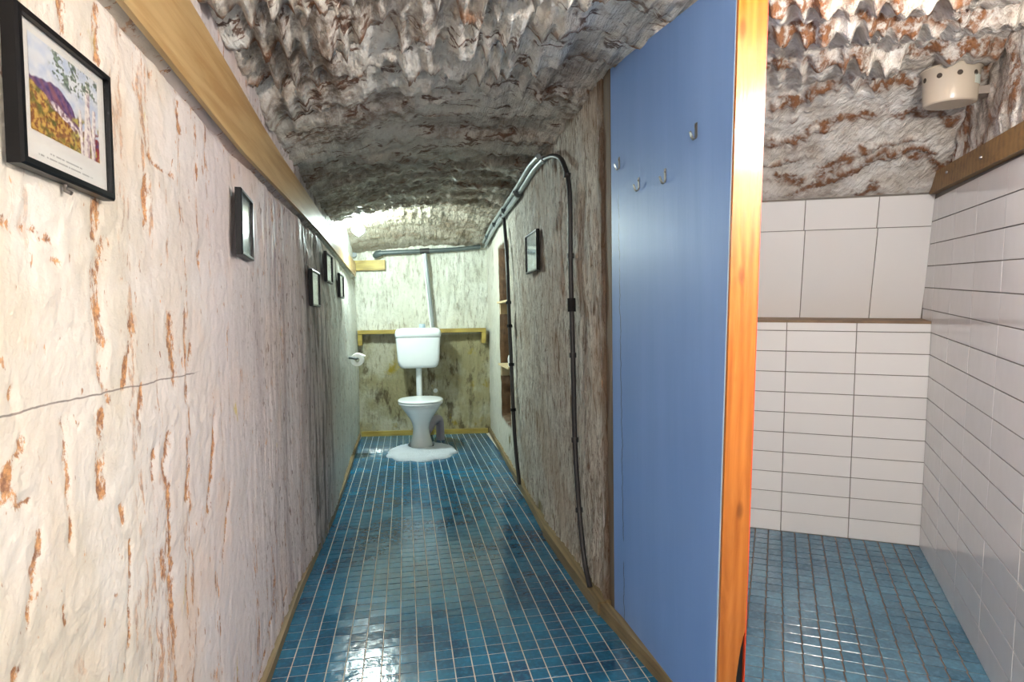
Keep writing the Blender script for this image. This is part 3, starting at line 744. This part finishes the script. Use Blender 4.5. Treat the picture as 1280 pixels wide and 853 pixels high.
for y, z, lab in ((1.478, 1.567, 'steel coat hook highest on the blue panel, nearest the pine post'),
                  (2.022, 1.622, 'steel coat hook at the far left edge of the blue panel, by the rock wall'),
                  (1.855, 1.516, 'lower left steel coat hook of the close pair in the middle of the blue panel'),
                  (1.662, 1.497, 'right-hand steel coat hook of the close pair in the middle of the blue panel')):
    h = tag(empty('coat_hook', (px_(y)-.0004, y, z)), lab, 'hook', 'coat hooks on the blue panel')
    link('hook', hm, None, h); link('screw', scr, None, h)

# ------------------------------------------------------------------ picture frames
def paint_print(nu, nv, fn):
    u, v = np.meshgrid((np.arange(nu)+.5)/nu, (np.arange(nv)+.5)/nv); return fn(u, v)
def landscape(u, v):
    """generic desert watercolour: sky, purple range, ochre slope, pale gum tree"""
    S3 = lambda *c: np.array(srgb(*c)); n = fbm(u*7, v*7, 301); n2 = fbm(u*22, v*18, 302, 5, .6)
    def mx(a, b, f): f = np.clip(f, 0, 1)[..., None]; return a*(1-f)+b*f
    def put(c, m, k): return mx(c, k, np.clip(m, 0, 1))
    one = np.ones(u.shape+(3,))
    col = mx(one*S3(222, 226, 232), one*S3(188, 202, 226), n+.3)
    ridge = .56+.05*sstep(0, .3, u)-.08*sstep(.38, .52, u)-.26*sstep(.52, .70, u)+.02*noise(u*16, 0, 0, 303)
    pur = mx(mx(one*S3(84, 66, 120), one*S3(126, 96, 142), n2*1.4+.4), one*S3(150, 96, 104), noise(u*12+v*8, v*3, 0, 308)*1.5)
    col = put(col, sstep(.012, -.012, v-ridge), pur)
    slope = .46-.42*u+.03*noise(u*9, 0, 0, 304)
    och = mx(mx(one*S3(206, 168, 88), one*S3(146, 92, 62), n2*2+.4), one*S3(112, 112, 58), n*2.4)
    col = put(col, sstep(.015, -.015, v-slope-.06), och)
    col = put(col, sstep(.0, .02, v-slope)*sstep(.11, .08, v-slope)*sstep(.2, .35, u)*sstep(.75, .65, u), mx(one*S3(232, 222, 222), one*S3(150, 122, 136), n2*2+.4))
    col = put(col, sstep(.46, .38, v)*sstep(.52, .62, u)*sstep(-.2, .05, noise(u*10, v*9, 0, 305)), mx(one*S3(190, 178, 96), one*S3(128, 88, 90), n2*2+.4))
    for cx, sl, wd, top in ((.80, .06, .040, .92), (.70, -.05, .020, .52), (.91, .06, .026, .62), (.86, -.12, .018, .8)):
        c = cx+sl*(v-.3); w_ = wd*(1.3-v*.55)
        col = put(col, sstep(w_+.008, w_-.008, np.abs(u-c))*(v < top), mx(one*S3(242, 234, 228), one*S3(176, 152, 166), (u-c)/wd*.6+n2+.2))
    lf = sstep(.05, .22, noise(u*9, v*8, 0, 306)+.7*noise(u*30, v*26, 0, 307))*sstep(0, .08, v-.58-.34*np.abs(u-.62))*sstep(.22, .34, u)
    col = put(col, lf*.9, mx(one*S3(128, 148, 122), one*S3(66, 86, 74), n2*2+.5))
    col = put(col, sstep(.92, .95, u)*sstep(.36, .32, v)*sstep(-.3, 0, n2), one*S3(150, 54, 60))
    return np.clip(col, 0, 1)
def pale(seed, tone):
    def f(u, v):
        n = fbm(u*4, v*5, seed); c = np.array(srgb(*tone))[None, None]*(1+.45*n[..., None])
        m = v < .45+.12*noise(u*5, 0, 0, seed+1); c[m] = c[m]*np.array([.72, .78, .80]); return np.clip(c, 0, 1)
    return f
def sheet(name, w, h, nu, nv, cols, x, parent):
    U, V = np.meshgrid(np.linspace(-w/2, w/2, nu+1), np.linspace(-h/2, h/2, nv+1))
    me = grid_mesh(name, np.stack([U*0+x, U, V], -1), M['print'], smooth=False)
    ca = me.color_attributes.new('paint', 'FLOAT_COLOR', 'CORNER')
    full = np.concatenate([cols.reshape(-1, 3), np.ones((nu*nv, 1))], 1)
    ca.data.foreach_set('color', np.repeat(full, 4, 0).astype(np.float32).ravel())
    return link(name, me, None, parent)
def frame(label, pos, w, h, face, mount, fn, res, bw=.011, tilt=0., hook=False, roll=0., gl='glass'):
    """face = +1: hangs on the left wall looking to +x; built looking to +x and turned"""
    f = tag(empty('picture_frame', pos), label, 'picture', None)
    f.rotation_euler = (0, roll, tilt+(0 if face > 0 else PI))
    D = .018; o = [(-w/2, -h/2), (w/2, -h/2), (w/2, h/2), (-w/2, h/2)]; i_ = [(-w/2+bw, -h/2+bw), (w/2-bw, -h/2+bw), (w/2-bw, h/2-bw), (-w/2+bw, h/2-bw)]
    b_ = .003; c_ = [(math.copysign(abs(a)-b_, a), math.copysign(abs(b)-b_, b)) for a, b in o]
    vs = [(0, *p) for p in o]+[(D-b_, *p) for p in o]+[(D, *p) for p in c_]+[(D, *p) for p in i_]+[(D-.006, *p) for p in i_]
    fs = [(4*r+k, 4*r+(k+1) % 4, 4*r+4+(k+1) % 4, 4*r+4+k) for r in range(4) for k in range(4)]+[(3, 2, 1, 0)]
    link('moulding', MB().add(vs, fs).mesh('moulding'), M['black'], f)
    mw_, mh = w-2*bw+.002, h-2*bw+.002
    cols = np.tile(np.array(srgb(232, 230, 226)), (80, 110, 1)) if mount else paint_print(*res, fn)
    if mount:
        uu, vv = np.meshgrid((np.arange(110)+.5)/110, (np.arange(80)+.5)/80)
        for lv, a, b in ((.115, .30, .66), (.085, .18, .80)):
            m = (np.abs(vv-lv) < .007) & (uu > a) & (uu < b) & (noise(uu*60, lv*99, 0, 9) > -.25); cols[m] = srgb(176, 174, 170)
        sheet('mount', mw_, mh, 110, 80, cols, D-.0085, f)
        pw, ph = mount; pr = sheet('print', pw, ph, *res, paint_print(*res, fn), D-.0080, f); pr.location = (0, .002, .014)
    else: sheet('print', mw_, mh, *res, cols, D-.0085, f)
    link('glass', MB().box(D-.0072, D-.0058, -mw_/2, mw_/2, -mh/2, mh/2).mesh('pane'), M[gl], f)
    if hook:
        k = link('hanger', MB().tube([(.004, .0, -h/2), (.004, .0, -h/2-.008), (.012, 0, -h/2-.012)], .003, 8).mesh('hanger'), M['steel'], f)
    return f
def wx(y, z): return float(wl(y, z))
frame('large black framed desert landscape with purple range and gum tree, nearest on the left wall', (wx(.93, 1.4)+.004, .933, 1.390), .236, .190, 1, (.172, .118), landscape, (150, 104), .010, hook=True)
frame('black frame with bright lamp reflection in its glass, second along the left wall', (wx(1.85, 1.38)+.012, 1.847, 1.378), .195, .178, 1, None, pale(320, (150, 166, 176)), (20, 24), .009, tilt=.08, roll=.012, gl='glass_soft')
frame('small pale picture low on the left wall, third frame from the near end', (-.432, 3.115, 1.270), .265, .172, 1, None, pale(330, (206, 218, 222)), (20, 24), .010)
frame('thin dark frame high on the left wall, fourth from the near end', (-.430, 3.68, 1.417), .285, .168, 1, None, pale(340, (214, 224, 228)), (20, 24), .010)
frame('last small dark frame on the left wall, nearest the toilet', (-.440, 4.47, 1.360), .275, .164, 1, None, pale(350, (212, 222, 228)), (20, 24), .010)
frame('pale blue picture in black frame on the right chiselled wall', (.690, 3.267, 1.46), .30, .212, -1, None, pale(360, (206, 228, 240)), (20, 24), .009)

# ------------------------------------------------------------------ conduits and cables
def clip(parent, p, r, axis, mat):
    a = Vector(axis).normalized(); p = Vector(p)
    pobj('clip', MB().tube([p-a*.010, p+a*.010], r, 10).mesh('clip'), mat, parent)
arch = [(.79, 5.95, 1.835), (.752, 5.2, 1.86), (.741, 4.734, 1.875), (.703, 3.695, 1.871), (.685, 3.186, 1.881), (.682, 2.947, 1.874), (.685, 2.795, 1.849), (.687, 2.672, 1.81), (.686, 2.596, 1.763), (.684, 2.516, 1.677), (.682, 2.488, 1.557), (.680, 2.489, 1.327), (.680, 2.48, 1.096), (.680, 2.472, 0.832), (.680, 2.464, 0.567), (.682, 2.423, 0.313), (.684, 2.368, 0.135), (.686, 2.302, 0.052)]
c1 = tag(empty('arched_cable', (.68, 2.47, .05)), 'dark cable arching off the ceiling and running down the right wall beside the partition', 'cable')
sp = spline(arch[5:], 7); pobj('cable', MB().tube(sp, .0105, 10).mesh('cable'), M['dkpipe'], c1)
for p, ax in (((.684, 2.53, 1.70), (0, -.3, 1)), ((.681, 2.488, 1.36), (0, 0, 1)), ((.680, 2.476, .95), (0, 0, 1)), ((.680, 2.466, .60), (0, .1, 1)), ((.682, 2.425, .32), (0, .3, 1))): clip(c1, p, .0145, ax, M['dkpipe'])
tag(pobj('joiner', MB().tube([(.680, 2.481, 1.13), (.680, 2.483, 1.185)], .017, 12).mesh('joiner'), M['void'], c1), 'black joiner sleeve')
c2 = tag(empty('silver_conduit', (.70, 3.7, 1.87)), 'grey conduit bundle in the corner between ceiling and right wall', 'pipe')
for k, (oy, oz, r) in enumerate(((0, 0, .016), (-.028, .012, .013), (-.012, -.028, .012))):
    pts = [(x+oy, y, z+oz) for x, y, z in arch[:6]]
    if k == 2: pts = pts[:4]
    pobj('conduit', MB().tube(spline(pts, 8), r, 10).mesh('conduit'), M['silver'], c2)
for p, ax in (((.725, 4.3, 1.873), (.03, 1, 0)), ((.703, 3.7, 1.872), (.03, 1, 0)), ((.745, 4.9, 1.872), (.03, 1, .02)), ((.765, 5.5, 1.853), (.03, 1, .03))): clip(c2, (p[0]-.012, p[1], p[2]-.004), .032, ax, M['slate'])
c3 = tag(empty('wall_cable', (.71, 4.1, .03)), 'dark cable dropping down the right wall in front of the rock recess', 'cable')
cb = [(.722, 4.55, 1.87), (.718, 4.4, 1.80), (.706, 4.232, 1.488), (.702, 4.167, 1.102), (.702, 4.126, .831), (.70, 4.063, .46), (.698, 3.983, .234), (.694, 3.86, .052)]
pobj('cable', MB().tube(spline(cb, 8), .0125, 10).mesh('cable'), M['dkpipe'], c3)
pobj('cable', MB().tube(spline([(x+.004, y+.035, z) for x, y, z in cb[:-2]], 8), .010, 10).mesh('cable'), M['slate'], c3)
for p in ((.703, 4.19, 1.22), (.702, 4.16, 1.06), (.702, 4.12, .80), (.70, 4.07, .50)): clip(c3, p, .019, (0, .1, 1), M['void'])
c4 = tag(empty('end_wall_conduit', (-.2, 6.03, 1.75)), 'slate grey conduit running level along the top of the end wall', 'pipe')
hp = [(-.255, 6.05, 1.742), (-.235, 6.045, 1.757), (-.18, 6.04, 1.763), (.2, 6.02, 1.778), (.5, 5.99, 1.79), (.735, 5.96, 1.812)]
pobj('pipe', MB().tube(spline(hp, 6), .021, 12).mesh('pipe'), M['slate'], c4)
pobj('elbow', MB().tube([(-.262, 6.07, 1.738), (-.24, 6.04, 1.752), (-.20, 6.035, 1.762)], .034, 12, [.030, .034, .028]).mesh('elbow'), M['slate'], c4)
pobj('tee', MB().tube([(.16, 6.022, 1.776), (.25, 6.014, 1.780)], .027, 12).mesh('tee'), M['dkpipe'], c4)
c5 = tag(empty('supply_pipe', (.25, 6.03, 1.06)), 'grey water pipe dropping straight from the level conduit to the cistern', 'pipe')
pobj('pipe', MB().tube([(.208, 6.02, 1.755), (.235, 6.02, 1.42), (.268, 6.02, 1.045)], .017, 12).mesh('pipe'), M['silver'], c5)
pobj('hose', MB().tube([(.190, 6.03, 1.75), (.218, 6.03, 1.42), (.250, 6.03, 1.045)], .010, 10).mesh('hose'), M['plastic'], c5)
hole = tag(link('conduit_stub', MB().tube([(-.462, 6.16, 1.755), (-.462, 6.11, 1.755)], .026, 14).mesh('conduit_stub'), M['slate']), 'short dark conduit stub end in the upper left corner of the end wall', 'pipe')

# ------------------------------------------------------------------ shelf behind the cistern
sh = tag(empty('wall_shelf', (.157, 6.03, 1.0)), 'yellowish timber shelf across the end wall behind the cistern', 'shelf')
def yo(x, o): return ye(x)-o
for nm, z0, z1, xa, xb, d0, d1 in (('board', .992, 1.030, -.445, .765, .115, -.02), ('cleat', .885, .991, -.445, -.405, .105, -.02), ('cleat', .885, .991, .725, .765, .105, -.02)):
    pobj(nm, MB().hexa([(xa, yo(xa, d0), z0), (xb, yo(xb, d0), z0), (xb, yo(xb, d1), z0), (xa, yo(xa, d1), z0), (xa, yo(xa, d0), z1), (xb, yo(xb, d0), z1), (xb, yo(xb, d1), z1), (xa, yo(xa, d1), z1)]).mesh(nm, .003), M['shelfw'], sh)

# ------------------------------------------------------------------ toilet
to = tag(empty('toilet', (.115, 5.5, 0)), 'white toilet with high cistern and flared pedestal at the far end', 'toilet')
cx = .118
pan = MB().loft([(cx, 5.52, -.001, .098, .130, 2.2), (cx, 5.52, .02, .100, .132, 2.2), (cx, 5.52, .06, .088, .118, 2.1), (cx, 5.51, .12, .074, .104, 2), (cx, 5.50, .17, .070, .104, 2), (cx, 5.48, .22, .080, .125, 2),
                 (cx, 5.46, .27, .105, .160, 2), (cx, 5.44, .32, .138, .195, 2), (cx, 5.42, .365, .166, .222, 2.1), (cx, 5.42, .388, .176, .232, 2.1), (cx, 5.42, .394, .174, .230, 2.1)], 40)
pobj('pedestal', pan.mesh('pedestal'), M['porc'], to)
def seat(z0, z1, rx, ry, y, dome=0):
    secs = [(cx, y, z0, rx*.985, ry*.985, 2.2), (cx, y, z0+.004, rx, ry, 2.2), (cx, y, z1-.005, rx, ry, 2.2), (cx, y, z1, rx*.975, ry*.975, 2.2)]
    if dome: secs += [(cx, y, z1+dome*.5, rx*.8, ry*.8, 2.1), (cx, y, z1+dome*.85, rx*.5, ry*.5, 2), (cx, y, z1+dome, rx*.12, ry*.12, 2)]
    return MB().loft(secs, 40)
pobj('seat', seat(.395, .413, .192, .242, 5.42).mesh('seat'), M['plastic'], to)
pobj('lid', seat(.4135, .430, .194, .245, 5.425, .010).mesh('lid'), M['plastic'], to)
pobj('hinge', MB().tube([(cx-.07, 5.665, .415), (cx+.07, 5.665, .415)], .012, 10).mesh('hinge'), M['plastic'], to)
pobj('flush_pipe', MB().tube(spline([(cx, 5.87, .70), (cx, 5.87, .45), (cx, 5.865, .36), (cx, 5.83, .31), (cx, 5.74, .30), (cx, 5.62, .30)], 6), .028, 14).mesh('flush_pipe'), M['plastic'], to)
pobj('outlet_pipe', MB().tube(spline([(.17, 5.55, .12), (.23, 5.66, .19), (.285, 5.73, .20), (.298, 5.76, .12), (.30, 5.77, -.002)], 6), .038, 14).mesh('outlet_pipe'), M['lilac'], to)
cis = MB().loft([(cx, 5.87, .672, .150, .075, 5), (cx, 5.87, .676, .163, .082, 5), (cx, 5.87, .70, .182, .090, 6), (cx, 5.87, .74, .192, .094, 7), (cx, 5.87, .85, .199, .097, 8), (cx, 5.87, .956, .206, .099, 8)], 56)
ci = pobj('cistern', cis.mesh('cistern'), M['plastic'], to)
def sub(name, me, mat, parent):
    o = link(name, me, mat, parent); o.location = (0, 0, 0); return o
lidm = MB().loft([(cx, 5.87, .9585, .204, .098, 8), (cx, 5.87, .963, .2115, .104, 8), (cx, 5.87, .995, .2115, .104, 8), (cx, 5.87, 1.02, .207, .101, 7), (cx, 5.87, 1.036, .194, .092, 6), (cx, 5.87, 1.044, .165, .075, 5)], 56)
sub('cistern_lid', lidm.mesh('cistern_lid'), M['plastic'], ci)
sub('flush_button', MB().tube([(.16, 5.90, 1.042), (.16, 5.90, 1.075), (.16, 5.90, 1.08)], .03, 16, [.030, .030, .024]).mesh('flush_button'), plain('grey_button', srgb(168, 188, 200), .3), ci)
tag(link('stop_tap', MB().tube([(.275, 6.09, .435), (.275, 6.03, .435), (.275, 6.00, .435)], .016, 12, [.014, .014, .022]).mesh('stop_tap'), M['plastic']), 'small white stop tap on the end wall to the right of the flush pipe', 'tap')

# mat hugging the pedestal
vs = []; fs = []; nA, nR = 150, 12; mcx, mcy = cx, 5.50; a0 = math.radians(90+58); a1 = math.radians(450-58)
for i in range(nA+1):
    a = a0+(a1-a0)*i/nA; c, s_ = math.cos(a), math.sin(a)
    rin = 1/math.sqrt((c/.108)**2+(s_/.140)**2)
    # ray against the outer ellipse
    ex, ey, rx, ry = mcx-.113, mcy-5.225, .290, .335
    A = (c/rx)**2+(s_/ry)**2; Bq = 2*(ex*c/rx**2+ey*s_/ry**2); Cq = (ex/rx)**2+(ey/ry)**2-1
    rout = (-Bq+math.sqrt(max(Bq*Bq-4*A*Cq, 0)))/(2*A)
    rout *= 1+.07*abs(math.sin(a*9))-.05+.012*float(noise(a*2, 3.3))
    rout = max(rout, rin+.02)
    for j in range(nR+1):
        t = j/nR; r = rin+(rout-rin)*t; x, y = mcx+r*c, mcy+r*s_
        h = .021*(1-max(0, (t-.82)/.18)**2)*(1-max(0, (.12-t)/.12)**2)+.004
        h += .006*float(fbm(np.array(x*30), np.array(y*30), 400))*min(1, (1-t)*6)
        vs.append((x, y, max(.002, h)))
    vs.append((mcx+rout*c, mcy+rout*s_, .0005))
w_ = nR+2
for i in range(nA):
    for j in range(nR+1): fs.append((i*w_+j, i*w_+j+1, (i+1)*w_+j+1, (i+1)*w_+j))
mt_ = link('pedestal_mat', mesh_from('pedestal_mat', vs, fs, True), M['matf'])
tag(mt_, 'white fluffy scalloped mat on the blue tiles around the toilet foot', 'bath mat')

# ------------------------------------------------------------------ toilet roll on its bracket
hx, hy, hz = -.385, 5.15, .815
hd = tag(empty('roll_holder', (-.46, hy, hz)), 'dark metal toilet roll bracket fixed to the left wall', 'holder')
pobj('arm', MB().tube(spline([(-.472, hy-.075, hz+.012), (-.43, hy-.078, hz+.010), (hx-.012, hy-.078, hz+.004), (hx, hy-.07, hz), (hx, hy+.05, hz)], 5), .010, 10).mesh('arm'), M['slate'], hd)
pobj('plate', MB().box(-.478, -.462, hy-.10, hy-.05, hz-.02, hz+.045).mesh('plate', .003), M['slate'], hd)
rl = MB(); n = 32; R_, r_ = .052, .019
for ring in range(4):
    pass
vs = []
for y, r in ((hy-.052, r_), (hy-.052, R_-.003), (hy-.049, R_), (hy+.049, R_), (hy+.052, R_-.003), (hy+.052, r_)):
    for k in range(n): vs.append((hx+r*math.cos(2*PI*k/n), y, hz+r*math.sin(2*PI*k/n)-.009))
fs = [(i*n+k, ((i+1) % 6)*n+k, ((i+1) % 6)*n+(k+1) % n, i*n+(k+1) % n) for i in range(6) for k in range(n)]
roll = tag(empty('toilet_roll', (hx, hy, hz-.009)), 'white toilet paper roll hanging on the left wall bracket', 'toilet paper')
pobj('paper', MB().add(vs, fs).mesh('paper'), M['paper'], roll)
pobj('loose_sheet', MB().add([(hx+.02, hy-.048, hz+.040), (hx+.02, hy+.048, hz+.040), (hx+.062, hy+.048, hz+.020), (hx+.062, hy-.048, hz+.018), (hx+.02, hy-.048, hz+.0385), (hx+.02, hy+.048, hz+.0385), (hx+.062, hy+.048, hz+.0185), (hx+.062, hy-.048, hz+.0165)],
     [(0, 1, 2, 3), (7, 6, 5, 4), (0, 4, 5, 1), (1, 5, 6, 2), (2, 6, 7, 3), (3, 7, 4, 0)]).mesh('loose_sheet'), M['paper'], roll)

# ------------------------------------------------------------------ plank shelves in the rock recess
def nshelf(lab, z, th):
    s_ = tag(empty('recess_shelf', (.80, 4.74, z)), lab, 'shelf', 'plank shelves in the rock recess')
    pobj('plank', MB().box(.742, .935, 4.50, 5.00, z, z+th).mesh('plank', .002), M['cream'], s_)
    pobj('cleat', MB().box(.765, .93, 4.965, 4.998, z-.085, z-.001).mesh('cleat', .002), M['cream'], s_)
nshelf('upper plank shelf in the dark recess of the right wall', 1.235, .016)
nshelf('lower plank shelf in the dark recess of the right wall', .735, .016)
vs = MB(); rb = (.79, 4.60)
tag(link('paper_roll', MB().loft([(*rb, .7515, .030, .030, 2), (*rb, .81, .034, .034, 2), (*rb, .835, .026, .026, 2), (*rb, .84, .012, .012, 2)], 20).mesh('paper_roll'), M['paper']), 'small white bundle on the lower recess shelf behind the dark cable', 'bundle')

# ------------------------------------------------------------------ milky plastic tub fixed under the shower ceiling
ta, tb = -.105, -.62
tp = S(ta, tb, 1.842)
tubo = tag(empty('plastic_tub', tp), 'milky plastic tub with round holes fixed under the rock ceiling above the shower', 'tub')
tubo.rotation_euler = frame4(SV, SU, (0, 0, 0)).to_euler()
n = 48
secs = [(0, 0, 0, .070, .070, 2), (0, 0, .002, .078, .078, 2), (0, 0, .008, .080, .080, 2), (0, 0, .11, .085, .085, 2), (0, 0, .112, .091, .091, 2), (0, 0, .122, .091, .091, 2), (0, 0, .123, .085, .085, 2)]
link('body', MB().loft(secs, n).mesh('body'), M['tub'], tubo)
link('rim', MB().tube([(0.0905*math.cos(2*PI*k/40), .0905*math.sin(2*PI*k/40), .117) for k in range(41)], .0035, 8).mesh('rim'), M['tub'], tubo)
dk = plain('dark_hole', srgb(70, 60, 52), .8)
for ang in (-168, -128, -88, -50):
    a = math.radians(ang); d_ = Vector((math.cos(a), math.sin(a), 0)); p = d_*.0828+Vector((0, 0, .086))
    link('vent_hole', MB().tube([p-d_*.001, p+d_*.002], .0085, 14).mesh('vent_hole'), dk, tubo)
vs = []
for a in (-52, -40, -30):
    for z in (.052, .082):
        for r in (.0835, .0850): vs.append((r*math.cos(math.radians(a)), r*math.sin(math.radians(a)), z))
fs = []
for i in range(2):
    b = 4*i; fs += [(b+1, b+5, b+7, b+3), (b, b+2, b+6, b+4), (b, b+4, b+5, b+1), (b+2, b+3, b+7, b+6)]
fs += [(0, 1, 3, 2), (8, 10, 11, 9)]
link('sticker', MB().add(vs, fs).mesh('sticker'), plain('pale_sticker', srgb(206, 214, 204), .5), tubo)
link('bracket', MB().box(.074, .12, -.03, .035, .022, .05).mesh('bracket', .004), plain('grey_bracket', srgb(140, 128, 118), .5), tubo)
